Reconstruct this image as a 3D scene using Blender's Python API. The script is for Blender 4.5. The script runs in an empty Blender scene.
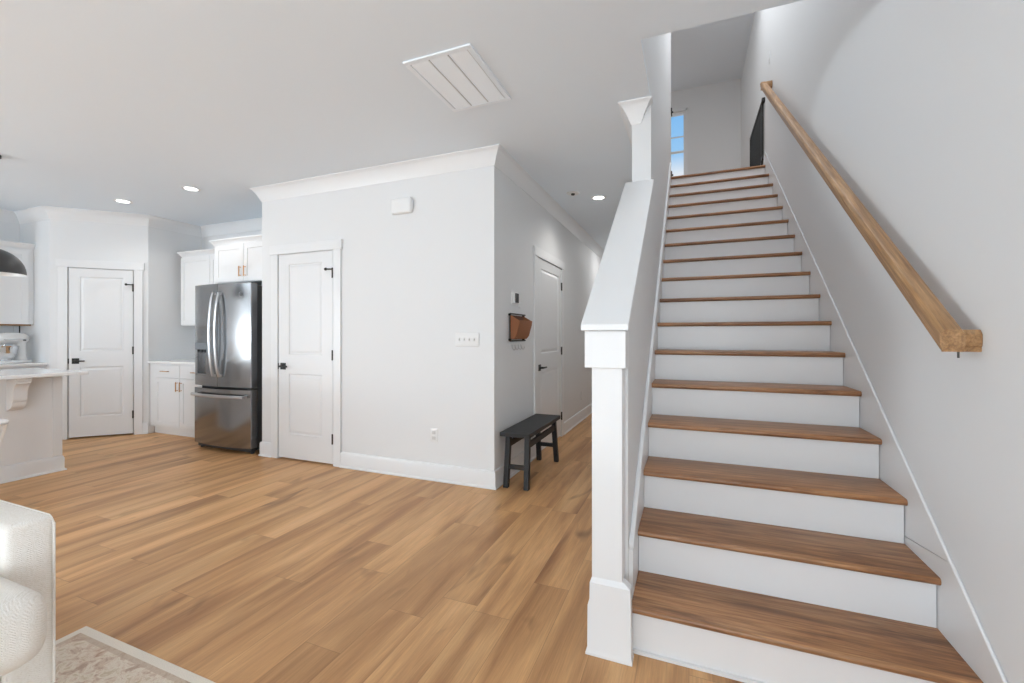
import bpy, bmesh, math, random
from mathutils import Vector, Matrix
random.seed(7)
PI = math.pi
sc = bpy.context.scene
C = sc.collection

# ------------------------------------------------------------ camera
F_PX, CY, YAW, CAM_Z = 439.09, 334.97, 0.3831, 1.242
cam_d = bpy.data.cameras.new('camera'); cam = bpy.data.objects.new('camera', cam_d); C.objects.link(cam)
cam_d.sensor_fit = 'HORIZONTAL'; cam_d.sensor_width = 36.0
cam_d.lens = 36.0 * F_PX / 1024
cam_d.shift_y = -(341.5 - CY) / 1024
cam_d.clip_start = 0.05; cam_d.clip_end = 200
cam.location = (0, 0, CAM_Z); cam.rotation_euler = (PI / 2, 0, YAW)
sc.camera = cam

# ------------------------------------------------------------ exposure
sc.view_settings.view_transform = 'Standard'
sc.view_settings.look = 'None'
sc.view_settings.gamma = 1.0
sc.view_settings.use_curve_mapping = False
sc.view_settings.exposure = -0.18
sc.cycles.max_bounces = 12
sc.cycles.diffuse_bounces = 8
sc.cycles.glossy_bounces = 4
sc.cycles.sample_clamp_indirect = 6.0
sc.cycles.use_denoising = True

# ------------------------------------------------------------ sky
w = bpy.data.worlds.new('sky'); sc.world = w; w.use_nodes = True
nt = w.node_tree; nt.nodes.clear()
wo = nt.nodes.new('ShaderNodeOutputWorld'); bg = nt.nodes.new('ShaderNodeBackground')
tc = nt.nodes.new('ShaderNodeTexCoord'); sx = nt.nodes.new('ShaderNodeSeparateXYZ')
rp = nt.nodes.new('ShaderNodeValToRGB')
nt.links.new(tc.outputs['Generated'], sx.inputs[0]); nt.links.new(sx.outputs['Z'], rp.inputs[0])
nt.links.new(rp.outputs[0], bg.inputs[0]); nt.links.new(bg.outputs[0], wo.inputs[0])
e = rp.color_ramp.elements
e[0].position = 0.0; e[0].color = (0.80, 0.84, 0.90, 1)
e[1].position = 1.0; e[1].color = (0.10, 0.30, 0.75, 1)
x = rp.color_ramp.elements.new(0.325); x.color = (0.85, 0.92, 1.0, 1)
x = rp.color_ramp.elements.new(0.36); x.color = (0.36, 0.66, 1.0, 1)
x = rp.color_ramp.elements.new(0.46); x.color = (0.20, 0.52, 0.98, 1)
bg.inputs[1].default_value = 1.0

# ------------------------------------------------------------ lights
def area(name, loc, target, sx_, sy_, power, col=(1, 1, 1)):
    l = bpy.data.lights.new(name, 'AREA'); l.shape = 'RECTANGLE'; l.size = sx_; l.size_y = sy_
    l.energy = power; l.color = col
    o = bpy.data.objects.new(name, l); C.objects.link(o); o.location = loc
    o.rotation_euler = (Vector(target) - Vector(loc)).to_track_quat('-Z', 'Z').to_euler()
    return o
# daylight entering through the windows behind the camera, the patio doors on the left and the windows upstairs
for wx, ww in ((-5.55, 1.9), (-3.4, 1.9), (-1.475, 1.45)):
    area('daylight_rear_window', (wx, -4.40, 1.45), (wx + 2.2, 0, 7.0), ww, 1.9, 11 * ww, (0.835, 0.93, 1.0))
area('daylight_front_door_glass', (-0.1, -4.40, 1.35), (-1.0, 0, 2.2), 1.2, 2.0, 84, (0.835, 0.93, 1.0))
area('daylight_patio_doors', (-7.55, -2.9, 1.25), (0, -2.2, 8.0), 0.75, 2.2, 370, (0.835, 0.93, 1.0))
area('daylight_upstairs_hall', (-2.8, 7.4, 4.6), (0.8, 7.0, 4.6), 1.6, 1.6, 12, (0.95, 0.98, 1.0))
area('stairwell_fill_light', (0.3, 4.4, 5.60), (0.3, 4.4, 0), 0.7, 3.4, 40, (0.97, 0.985, 1.0))  # unseen fill light added to brighten the stairwell walls and risers
area('added_side_fill', (0.78, -2.4, 1.4), (-6.0, -0.6, 1.8), 1.5, 1.5, 52, (0.835, 0.93, 1.0))  # fill light added at an invented side window, brightens island and armchair fronts
area('rear_hall_fill_light', (-0.914, 7.4, 2.70), (-0.914, 7.4, 0), 0.2, 0.2, 9, (1.0, 0.985, 0.96))  # second hall light, unseen, added to lift the hall wall

def spot(name, loc, power):
    l = bpy.data.lights.new(name, 'SPOT'); l.energy = power; l.spot_size = math.radians(150); l.spot_blend = 0.9
    l.shadow_soft_size = 0.06; l.color = (1, 0.97, 0.93)
    o = bpy.data.objects.new(name, l); C.objects.link(o); o.location = loc
    return o

# ------------------------------------------------------------ materials
def mat(name, col, rough=0.5, metal=0.0, spec=None, bump=None, coat=0.0):
    m = bpy.data.materials.new(name); m.use_nodes = True
    n = m.node_tree; b = n.nodes['Principled BSDF']
    b.inputs['Base Color'].default_value = (*col, 1)
    b.inputs['Roughness'].default_value = rough; b.inputs['Metallic'].default_value = metal
    if spec is not None: b.inputs['Specular IOR Level'].default_value = spec
    if coat: b.inputs['Coat Weight'].default_value = coat
    if bump:
        sc_, st, dist = bump
        t = n.nodes.new('ShaderNodeTexCoord'); nz = n.nodes.new('ShaderNodeTexNoise'); bp = n.nodes.new('ShaderNodeBump')
        nz.inputs['Scale'].default_value = sc_; nz.inputs['Detail'].default_value = 3
        bp.inputs['Strength'].default_value = st; bp.inputs['Distance'].default_value = dist
        n.links.new(t.outputs['Object'], nz.inputs['Vector']); n.links.new(nz.outputs['Fac'], bp.inputs['Height'])
        n.links.new(bp.outputs[0], b.inputs['Normal'])
    return m

def emat(name, col, s):
    m = bpy.data.materials.new(name); m.use_nodes = True
    n = m.node_tree; b = n.nodes['Principled BSDF']
    b.inputs['Base Color'].default_value = (0, 0, 0, 1)
    b.inputs['Emission Color'].default_value = (*col, 1); b.inputs['Emission Strength'].default_value = s
    return m

class NG:
    """small node-graph helper"""
    def __init__(s, m): s.n = m.node_tree; s.b = s.n.nodes['Principled BSDF']
    def node(s, t, **kw):
        x = s.n.nodes.new(t)
        for k, v in kw.items(): setattr(x, k, v)
        return x
    def put(s, sock, v):
        if isinstance(v, bpy.types.NodeSocket): s.n.links.new(v, sock)
        elif isinstance(v, tuple) and len(v) == 3 and sock.type == 'RGBA': sock.default_value = (*v, 1)
        else: sock.default_value = v
    def math(s, op, a, b=0.0, c=None):
        x = s.node('ShaderNodeMath', operation=op); s.put(x.inputs[0], a); s.put(x.inputs[1], b)
        if c is not None: s.put(x.inputs[2], c)
        return x.outputs[0]
    def comb(s, a, b, c):
        x = s.node('ShaderNodeCombineXYZ')
        for i, v in enumerate((a, b, c)): s.put(x.inputs[i], v)
        return x.outputs[0]
    def noise(s, vec, scale, detail=4, rough=0.55, dist=0.0):
        x = s.node('ShaderNodeTexNoise'); s.put(x.inputs['Vector'], vec); x.inputs['Scale'].default_value = scale
        x.inputs['Detail'].default_value = detail; x.inputs['Roughness'].default_value = rough
        x.inputs['Distortion'].default_value = dist
        return x.outputs['Fac']
    def ramp(s, f, stops):
        x = s.node('ShaderNodeValToRGB'); s.put(x.inputs[0], f)
        el = x.color_ramp.elements
        el[0].position, el[0].color = stops[0][0], (*stops[0][1], 1)
        el[1].position, el[1].color = stops[-1][0], (*stops[-1][1], 1)
        for p, c in stops[1:-1]:
            y = el.new(p); y.color = (*c, 1)
        return x.outputs[0]
    def mix(s, f, a, b, mode='MIX'):
        x = s.node('ShaderNodeMix', data_type='RGBA', blend_type=mode)
        s.put(x.inputs[0], f); s.put(x.inputs[6], a); s.put(x.inputs[7], b)
        return x.outputs[2]
    def rng(s, f, a, b, c, d):
        x = s.node('ShaderNodeMapRange'); s.put(x.inputs[0], f)
        for i, v in enumerate((a, b, c, d)): x.inputs[i + 1].default_value = v
        return x.outputs[0]

def plank_floor():
    m = mat('oak_plank_floor', (0.4, 0.25, 0.13), 0.42, spec=0.35); g = NG(m)
    t = g.node('ShaderNodeTexCoord'); s = g.node('ShaderNodeSeparateXYZ'); g.n.links.new(t.outputs['Object'], s.inputs[0])
    X, Y = s.outputs[0], s.outputs[1]
    W, L = 0.18, 1.22
    xr = g.math('DIVIDE', X, W); row = g.math('FLOOR', xr)
    wn = g.node('ShaderNodeTexWhiteNoise', noise_dimensions='1D'); g.put(wn.inputs['W'], row)
    yo = g.math('ADD', g.math('DIVIDE', Y, L), wn.outputs['Value']); colr = g.math('FLOOR', yo)
    wn2 = g.node('ShaderNodeTexWhiteNoise', noise_dimensions='2D'); g.put(wn2.inputs['Vector'], g.comb(row, colr, 0.0))
    r = wn2.outputs['Value']
    off = g.math('MULTIPLY', r, 37.0)
    # grain, stretched along the plank
    v1 = g.comb(g.math('ADD', X, off), g.math('MULTIPLY', Y, 0.10), off)
    broad = g.noise(v1, 7, 4, 0.5, 0.7)
    v2 = g.comb(g.math('ADD', X, off), g.math('MULTIPLY', Y, 0.035), off)
    fine = g.noise(v2, 190, 3, 0.6)
    v3 = g.comb(g.math('ADD', X, off), g.math('MULTIPLY', Y, 0.3), off)
    knot = g.noise(v3, 6, 2, 0.5, 1.0)
    base = g.ramp(broad, [(0.24, (0.29, 0.130, 0.052)), (0.42, (0.49, 0.260, 0.112)), (0.56, (0.63, 0.355, 0.160)), (0.78, (0.74, 0.455, 0.220))])
    tone = g.rng(r, 0, 1, 0.92, 1.08)
    c = g.mix(1.0, base, g.comb(tone, tone, tone), 'MULTIPLY')
    fn = g.rng(fine, 0.3, 0.7, 0.86, 1.10)
    c = g.mix(1.0, c, g.comb(fn, fn, fn), 'MULTIPLY')
    kn = g.rng(knot, 0.66, 0.78, 0.0, 0.6)
    c = g.mix(kn, c, (0.13, 0.065, 0.03))
    fx = g.math('FRACT', xr); fy = g.math('FRACT', yo)
    ex = g.math('MINIMUM', fx, g.math('SUBTRACT', 1.0, fx)); ey = g.math('MULTIPLY', g.math('MINIMUM', fy, g.math('SUBTRACT', 1.0, fy)), L / W)
    seam = g.math('LESS_THAN', g.math('MINIMUM', ex, ey), 0.007)
    c = g.mix(g.math('MULTIPLY', seam, 0.40), c, (0.12, 0.06, 0.03))
    g.put(g.b.inputs['Base Color'], c)
    g.put(g.b.inputs['Roughness'], g.rng(fine, 0.3, 0.7, 0.36, 0.46))
    bp = g.node('ShaderNodeBump'); bp.inputs['Strength'].default_value = 0.15; bp.inputs['Distance'].default_value = 0.001
    g.put(bp.inputs['Height'], fine); g.n.links.new(bp.outputs[0], g.b.inputs['Normal'])
    return m

def wood(name, dark, mid, light, rough, axis='X', sc1=14):
    m = mat(name, mid, rough); g = NG(m)
    t = g.node('ShaderNodeTexCoord'); s = g.node('ShaderNodeSeparateXYZ'); g.n.links.new(t.outputs['Object'], s.inputs[0])
    oi = g.node('ShaderNodeObjectInfo'); off = g.math('MULTIPLY', oi.outputs['Random'], 23.0)
    X, Y, Z = s.outputs
    a, b, c_ = (X, Y, Z) if axis == 'X' else (Y, X, g.math('SUBTRACT', Z, g.math('MULTIPLY', Y, 0.19 / 0.2565)))
    # a = along the grain
    v = g.comb(g.math('MULTIPLY', a, 0.14), g.math('ADD', b, off), g.math('ADD', c_, off))
    n1 = g.noise(v, sc1, 5, 0.6, 1.2)
    v2 = g.comb(g.math('MULTIPLY', a, 0.04), g.math('ADD', b, off), c_)
    n2 = g.noise(v2, 120, 4, 0.65)
    col = g.ramp(n1, [(0.3, dark), (0.5, mid), (0.7, light)])
    # boards glued side by side
    if axis == 'X':
        fl = g.math('FLOOR', g.math('DIVIDE', g.math('ADD', b, off), 0.075))
        wn = g.node('ShaderNodeTexWhiteNoise', noise_dimensions='1D'); g.put(wn.inputs['W'], fl)
        tn = g.rng(wn.outputs['Value'], 0, 1, 0.86, 1.12)
        col = g.mix(1.0, col, g.comb(tn, tn, tn), 'MULTIPLY')
    f = g.rng(n2, 0.36, 0.62, 0.66, 1.14)
    col = g.mix(1.0, col, g.comb(f, f, f), 'MULTIPLY')
    g.put(g.b.inputs['Base Color'], col)
    return m

def rug_mat(x0, x1, y0, y1):
    m = mat('faded_rug_pile', (0.6, 0.5, 0.42), 0.95); g = NG(m)
    t = g.node('ShaderNodeTexCoord'); s = g.node('ShaderNodeSeparateXYZ'); g.n.links.new(t.outputs['Object'], s.inputs[0])
    X, Y = s.outputs[0], s.outputs[1]
    dx = g.math('SUBTRACT', (x1 - x0) / 2, g.math('ABSOLUTE', X)); dy = g.math('SUBTRACT', (y1 - y0) / 2, g.math('ABSOLUTE', Y))
    d = g.math('MINIMUM', dx, dy)
    vec = g.comb(X, Y, 0.0)
    n1 = g.noise(vec, 22, 6, 0.68, 0.8); n2 = g.noise(vec, 300, 2, 0.5)
    vor = g.node('ShaderNodeTexVoronoi'); vor.inputs['Scale'].default_value = 9; g.put(vor.inputs['Vector'], vec)
    field = g.ramp(n1, [(0.36, (0.42, 0.25, 0.17)), (0.45, (0.66, 0.50, 0.38)), (0.54, (0.86, 0.78, 0.67)), (0.64, (0.58, 0.45, 0.29))])
    fl = g.ramp(vor.outputs['Distance'], [(0.25, (0.62, 0.46, 0.36)), (0.4, (0.78, 0.71, 0.62))])
    field = g.mix(0.25, field, fl)
    edge = g.math('LESS_THAN', d, 0.035)
    line = g.math('MULTIPLY', g.math('GREATER_THAN', d, 0.035), g.math('LESS_THAN', d, 0.055))
    c = g.mix(edge, field, (0.86, 0.80, 0.71)); c = g.mix(g.math('MULTIPLY', line, 0.6), c, (0.55, 0.42, 0.32))
    f = g.rng(n2, 0.3, 0.7, 0.9, 1.06)
    c = g.mix(1.0, c, g.comb(f, f, f), 'MULTIPLY')
    g.put(g.b.inputs['Base Color'], c)
    bp = g.node('ShaderNodeBump'); bp.inputs['Strength'].default_value = 0.4; bp.inputs['Distance'].default_value = 0.002
    g.put(bp.inputs['Height'], n2); g.n.links.new(bp.outputs[0], g.b.inputs['Normal'])
    return m

def fabric_mat():
    m = mat('cream_herringbone_fabric', (0.78, 0.73, 0.66), 0.95); g = NG(m)
    t = g.node('ShaderNodeTexCoord'); s = g.node('ShaderNodeSeparateXYZ'); g.n.links.new(t.outputs['Object'], s.inputs[0])
    a = g.math('ADD', s.outputs[0], s.outputs[1])
    zig = g.math('PINGPONG', a, 0.012)
    w_ = g.math('SINE', g.math('MULTIPLY', g.math('ADD', s.outputs[2], zig), 900.0))
    n1 = g.noise(t.outputs['Object'], 260, 3, 0.6)
    h = g.math('ADD', g.math('MULTIPLY', w_, 0.12), n1)
    c = g.ramp(h, [(0.25, (0.78, 0.74, 0.67)), (0.5, (0.91, 0.88, 0.83)), (0.8, (0.95, 0.93, 0.90))])
    g.put(g.b.inputs['Base Color'], c)
    bp = g.node('ShaderNodeBump'); bp.inputs['Strength'].default_value = 0.5; bp.inputs['Distance'].default_value = 0.003
    g.put(bp.inputs['Height'], h); g.n.links.new(bp.outputs[0], g.b.inputs['Normal'])
    return m

def steel_mat():
    m = mat('brushed_stainless_steel', (0.33, 0.333, 0.34), 0.30, 1.0); g = NG(m)
    t = g.node('ShaderNodeTexCoord'); s = g.node('ShaderNodeSeparateXYZ'); g.n.links.new(t.outputs['Object'], s.inputs[0])
    v = g.comb(s.outputs[0], s.outputs[1], g.math('MULTIPLY', s.outputs[2], 1.0))
    n = g.noise(v, 8, 3)
    g.put(g.b.inputs['Roughness'], g.rng(n, 0.3, 0.7, 0.15, 0.17))
    g.b.inputs['Anisotropic'].default_value = 0.6
    return m

def tile_mat():
    m = mat('pale_subway_tile', (0.70, 0.74, 0.78), 0.2); g = NG(m)
    t = g.node('ShaderNodeTexCoord'); s = g.node('ShaderNodeSeparateXYZ'); g.n.links.new(t.outputs['Object'], s.inputs[0])
    br = g.node('ShaderNodeTexBrick'); g.put(br.inputs['Vector'], g.comb(s.outputs[1], s.outputs[2], 0.0))
    br.inputs['Scale'].default_value = 1.0; br.inputs['Brick Width'].default_value = 0.15; br.inputs['Row Height'].default_value = 0.075
    br.inputs['Mortar Size'].default_value = 0.002
    for k, c in (('Color1', (0.70, 0.74, 0.78)), ('Color2', (0.74, 0.77, 0.80)), ('Mortar', (0.55, 0.56, 0.57))): g.put(br.inputs[k], c)
    g.put(g.b.inputs['Base Color'], br.outputs['Color'])
    return m

M = {}
M['wall'] = mat('white_wall_paint', (0.74, 0.75, 0.758), 0.6, bump=(60, 0.04, 0.002))
M['ceil'] = mat('white_ceiling_paint', (0.79, 0.855, 0.915), 0.8, bump=(70, 0.05, 0.002))
M['trim'] = mat('white_semigloss_trim', (0.77, 0.78, 0.79), 0.32)
M['door'] = mat('white_door_paint', (0.765, 0.775, 0.785), 0.35)
M['cab'] = mat('white_cabinet_paint', (0.79, 0.80, 0.81), 0.35)
M['quartz'] = mat('white_quartz', (0.84, 0.84, 0.84), 0.15, bump=(30, 0.02, 0.001))
M['floor'] = plank_floor()
M['tread'] = wood('stained_oak_tread', (0.18, 0.076, 0.030), (0.33, 0.155, 0.066), (0.44, 0.230, 0.105), 0.36)
M['rail'] = wood('oak_handrail', (0.26, 0.13, 0.05), (0.37, 0.205, 0.09), (0.46, 0.27, 0.13), 0.4, axis='Y', sc1=20)
M['black'] = mat('matte_black_metal', (0.025, 0.024, 0.023), 0.45, 0.4)
M['bronze'] = mat('dark_bronze_metal', (0.06, 0.055, 0.05), 0.4, 0.7)
M['blackwood'] = mat('black_painted_wood', (0.010, 0.0105, 0.012), 0.5, bump=(90, 0.15, 0.001))
M['steel'] = steel_mat()
M['steel_handle'] = mat('polished_steel_handle', (0.56, 0.56, 0.57), 0.34, 1.0)
M['darkplastic'] = mat('dark_grey_appliance_side', (0.055, 0.057, 0.06), 0.5)
M['gold'] = mat('champagne_bronze_pull', (0.62, 0.38, 0.22), 0.3, 1.0)
M['plastic'] = mat('white_plastic', (0.78, 0.785, 0.785), 0.4)
M['toggle'] = mat('ivory_plastic', (0.62, 0.62, 0.61), 0.4)
M['leather'] = mat('tan_leather', (0.29, 0.105, 0.036), 0.5, bump=(200, 0.2, 0.001))
M['leather_in'] = mat('dark_leather_lining', (0.14, 0.05, 0.02), 0.7)
M['screen'] = mat('dark_display_glass', (0.02, 0.022, 0.025), 0.15)
M['fabric'] = fabric_mat()
M['tile'] = tile_mat()
M['pend'] = mat('charcoal_enamel', (0.05, 0.05, 0.052), 0.4)
M['pend_in'] = mat('white_enamel_inside', (0.85, 0.85, 0.84), 0.4)
M['lamp'] = emat('led_diffuser', (1, 0.98, 0.95), 9.0)
M['vent'] = mat('white_vent_enamel', (0.84, 0.89, 0.94), 0.4)
M['vent_liner'] = mat('grey_duct_liner', (0.66, 0.67, 0.68), 0.8)  # plain grey shared by the vent liner and its dividers
M['chrome'] = mat('chrome', (0.75, 0.75, 0.76), 0.12, 1.0)
M['glass'] = mat('window_glass', (1, 1, 1), 0.0); M['glass'].node_tree.nodes['Principled BSDF'].inputs['Transmission Weight'].default_value = 1.0
M['glass'].node_tree.nodes['Principled BSDF'].inputs['IOR'].default_value = 1.02
M['wirewhite'] = mat('white_coated_wire', (0.82, 0.82, 0.82), 0.35)

# ------------------------------------------------------------ mesh helpers
class MB:
    def __init__(s): s.bm = bmesh.new()
    def box(s, x0, x1, y0, y1, z0, z1):
        v = [s.bm.verts.new(p) for p in ((x0, y0, z0), (x1, y0, z0), (x1, y1, z0), (x0, y1, z0), (x0, y0, z1), (x1, y0, z1), (x1, y1, z1), (x0, y1, z1))]
        for f in ((3, 2, 1, 0), (4, 5, 6, 7), (0, 1, 5, 4), (1, 2, 6, 5), (2, 3, 7, 6), (3, 0, 4, 7)): s.bm.faces.new([v[i] for i in f])
        return s
    def loft(s, rings, closed=False, cap=True):
        R = [[s.bm.verts.new(p) for p in r] for r in rings]; n = len(R[0])
        rr = range(len(R) if closed else len(R) - 1)
        for i in rr:
            a, b = R[i], R[(i + 1) % len(R)]
            for j in range(n): s.bm.faces.new((a[j], a[(j + 1) % n], b[(j + 1) % n], b[j]))
        if cap and not closed:
            s.bm.faces.new(R[0][::-1]); s.bm.faces.new(R[-1])
        return s
    def prism(s, poly, axis, a0, a1):
        """poly of 2D points, extruded along axis. axis X: poly=(y,z); Y: (x,z); Z: (x,y)"""
        def P(p, a): return {'X': (a, p[0], p[1]), 'Y': (p[0], a, p[1]), 'Z': (p[0], p[1], a)}[axis]
        return s.loft([[P(p, a0) for p in poly], [P(p, a1) for p in poly]])
    def cyl(s, p0, p1, r0, r1=None, n=16):
        r1 = r0 if r1 is None else r1
        p0, p1 = Vector(p0), Vector(p1); d = (p1 - p0).normalized()
        u = d.orthogonal().normalized(); v = d.cross(u)
        return s.loft([[p + r * (math.cos(2 * PI * i / n) * u + math.sin(2 * PI * i / n) * v) for i in range(n)] for p, r in ((p0, r0), (p1, r1))])
    def tube(s, pts, r, n=10, closed=False):
        pts = [Vector(p) for p in pts]; rings = []; prev = None; N = len(pts)
        for i, p in enumerate(pts):
            a = pts[(i - 1) % N] if (i > 0 or closed) else p; b = pts[(i + 1) % N] if (i < N - 1 or closed) else p
            d = (b - a).normalized()
            u = d.orthogonal().normalized() if prev is None else (prev - d * prev.dot(d)).normalized()
            prev = u; v = d.cross(u)
            rings.append([p + r * (math.cos(2 * PI * k / n) * u + math.sin(2 * PI * k / n) * v) for k in range(n)])
        return s.loft(rings, closed=closed)
    def bar(s, p0, p1, wx, wy, up=(0, 0, 1)):
        """rectangular bar between points"""
        p0, p1 = Vector(p0), Vector(p1); d = (p1 - p0).normalized(); u = Vector(up).cross(d)
        if u.length < 1e-4: u = Vector((1, 0, 0))
        u.normalize(); v = d.cross(u)
        return s.loft([[p + u * a * wx / 2 + v * b * wy / 2 for a, b in ((-1, -1), (1, -1), (1, 1), (-1, 1))] for p in (p0, p1)])
    def lathe(s, c, prof, n=32, closed_prof=False):
        rings = []
        for k in range(n):
            a = 2 * PI * k / n
            rings.append([(c[0] + r * math.cos(a), c[1] + r * math.sin(a), c[2] + z) for r, z in prof])
        R = [[s.bm.verts.new(p) for p in r] for r in rings]; m = len(prof)
        for k in range(n):
            a, b = R[k], R[(k + 1) % n]
            for j in range(m if closed_prof else m - 1): s.bm.faces.new((a[j], b[j], b[(j + 1) % m], a[(j + 1) % m]))
        bmesh.ops.remove_doubles(s.bm, verts=s.bm.verts, dist=1e-6)
        return s
    def sweep(s, path, prof, side=1, z0=0.0):
        """profile (out, z) swept along a horizontal path with mitred corners; side=+1 puts 'out' to the right of travel"""
        P = [Vector(p) for p in path]; rings = []
        for i, p in enumerate(P):
            ns = []
            for a, b in ((i - 1, i), (i, i + 1)):
                if a >= 0 and b < len(P):
                    d = (P[b] - P[a]).normalized(); ns.append(Vector((d.y, -d.x)) * side)
            if len(ns) == 2:
                mdir = (ns[0] + ns[1]).normalized(); k = 1 / max(0.2, mdir.dot(ns[0]))
            else: mdir, k = ns[0], 1
            rings.append([(p.x + mdir.x * k * o, p.y + mdir.y * k * o, z0 + z) for o, z in prof])
        return s.loft(rings)
    def cells(s, us, vs, skip, fn):
        """grid of boxes; fn(u0,u1,v0,v1) adds one; skip(u,v) says where there is an opening"""
        for i in range(len(us) - 1):
            for j in range(len(vs) - 1):
                if not skip((us[i] + us[i + 1]) / 2, (vs[j] + vs[j + 1]) / 2): fn(us[i], us[i + 1], vs[j], vs[j + 1])
        return s
    def rounded(s, x0, x1, y0, y1, z0, z1, r, n=4):
        b = bmesh.new(); t = MB(); t.bm = b; t.box(x0, x1, y0, y1, z0, z1)
        bmesh.ops.bevel(b, geom=b.edges[:], offset=r, segments=n, profile=0.5, affect='EDGES')
        me = bpy.data.meshes.new('t'); b.to_mesh(me); b.free(); s.bm.from_mesh(me); bpy.data.meshes.remove(me)
        return s

def world_loc(o):
    v = Vector((0, 0, 0))
    while o: v += Vector(o.location); o = o.parent
    return v

def obj(name, mb, m, parent=None, local=False, bevel=0.0, smooth=35, seg=2, at=None):
    """ONE mesh object. Coordinates are world coordinates unless local=True."""
    bm = mb.bm
    bmesh.ops.recalc_face_normals(bm, faces=bm.faces[:])
    if smooth:
        for f in bm.faces: f.smooth = True
        for ed in bm.edges:
            ed.smooth = not (len(ed.link_faces) != 2 or ed.calc_face_angle(0) > math.radians(smooth))
    off = Vector((0, 0, 0))
    if parent is not None and not local: off = world_loc(parent)
    if parent is None and at is not None: off = Vector(at)
    if off.length: bmesh.ops.translate(bm, verts=bm.verts[:], vec=-off)
    me = bpy.data.meshes.new(name); bm.to_mesh(me); bm.free()
    o = bpy.data.objects.new(name, me); C.objects.link(o)
    for k in (m if isinstance(m, list) else [m]): me.materials.append(k)
    if parent is not None: o.parent = parent
    elif at is not None: o.location = at
    if bevel:
        md = o.modifiers.new('bevel', 'BEVEL'); md.width = bevel; md.segments = seg; md.limit_method = 'ANGLE'; md.angle_limit = math.radians(40)
    return o

def tag(o, label=None, cat=None, group=None, kind=None):
    if label: o['label'] = label
    if cat: o['category'] = cat
    if group: o['group'] = group
    if kind: o['kind'] = kind
    return o

def thing(name, loc, rz=0.0, label=None, cat=None, group=None, kind=None):
    o = bpy.data.objects.new(name, None); C.objects.link(o); o.location = loc; o.rotation_euler = (0, 0, rz)
    o.empty_display_size = 0.1
    return tag(o, label, cat, group, kind)

def struct(name, mb, m, label=None, **kw):
    o = obj(name, mb, m, **kw); tag(o, label, None, None, 'structure'); return o

def copy_tree(o, parent=None):
    c = o.copy(); C.objects.link(c)
    if parent: c.parent = parent
    for ch in list(o.children): copy_tree(ch, c)
    return c

# ------------------------------------------------------------ plan of the house
CEIL = 2.74
XW, XE = -7.67, 0.834            # left and right outer walls
YS = -4.5                        # wall behind the camera
YM = 3.234                       # face of the closet block
XB0, XB1 = -4.08, -1.458         # closet block, left and right faces
YK = 4.08                        # kitchen back wall
PA, PB = (-6.98, 2.76), (-6.32, 3.42)   # ends of the diagonal pantry wall
XS0, XS1 = -0.345, -0.226        # stair wall, hall face and stair face
YCOL = 2.95                      # where the full-height stair wall begins
YOP = 2.31                       # front edge of the stair opening
YTOP, Z2, CEIL2, YB2 = 5.89, 3.23, 5.67, 8.5
RISE, RUN, YT0, NOSE, TH = 0.19, 0.2565, 1.747, 0.028, 0.027
SL = RISE / RUN
YH = 9.0                         # end of the hall
T = 0.115

# floor
struct('floor', MB().box(XW - 0.1, XE + 0.1, YS - 0.1, YH + 0.1, -0.06, 0.0), M['floor'], smooth=0)

# ceiling with the stair opening
cb = MB()
cb.cells([XW - 0.1, XS0, XE + 0.1], [YS - 0.1, YOP, YTOP, YH + 0.1], lambda u, v: u > XS0 and YOP < v, lambda a, b, c, d: cb.box(a, b, c, d, CEIL, CEIL + 0.25))
cb.box(XS0, XS1, YOP, YCOL, CEIL, CEIL + 0.02)
struct('ceiling', cb, M['ceil'], smooth=0)
# upstairs floor and ceiling
struct('floor_upstairs', MB().box(-3.1, XE + 0.1, YTOP + 0.01, YB2 + 0.1, Z2 - 0.23, Z2), M['floor'], smooth=0)
struct('ceiling_upstairs', MB().box(-3.1, XE + 0.1, YOP - 0.2, YB2 + 0.1, CEIL2, CEIL2 + 0.15), M['ceil'], smooth=0)

# outer walls (with window openings)
wr = MB(); wr.cells([YS - 0.1, -3.2, -1.6, YB2 + 0.1], [0, 0.6, 2.2, CEIL2], lambda u, v: -3.2 < u < -1.6 and 0.6 < v < 2.2, lambda a, b, c, d: wr.box(XE, XE + 0.12, a, b, c, d))  # the opening here is added for the side fill light
struct('wall_right', wr, M['wall'], smooth=0)
wl = MB()
wl.cells([YS, -3.35, -2.45, PA[1] + 0.02], [0, 0.05, 2.35, CEIL], lambda u, v: -3.35 < u < -2.45 and 0.05 < v < 2.35, lambda a, b, c, d: wl.box(XW - 0.12, XW, a, b, c, d))
struct('wall_left', wl, M['wall'], smooth=0)
ws = MB()
rear = [(-6.5, -4.6, 0.5, 2.4), (-4.35, -2.45, 0.5, 2.4), (-2.2, -0.75, 0.5, 2.4), (-0.5, 0.35, 0.15, 2.3)]
us = sorted({XW, XE} | {a for r in rear for a in r[:2]}); vs = sorted({0, CEIL} | {a for r in rear for a in r[2:]})
ws.cells(us, vs, lambda u, v: any(r[0] < u < r[1] and r[2] < v < r[3] for r in rear), lambda a, b, c, d: ws.box(a, b, YS - 0.12, YS, c, d))
struct('wall_front', ws, M['wall'], smooth=0)

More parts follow.
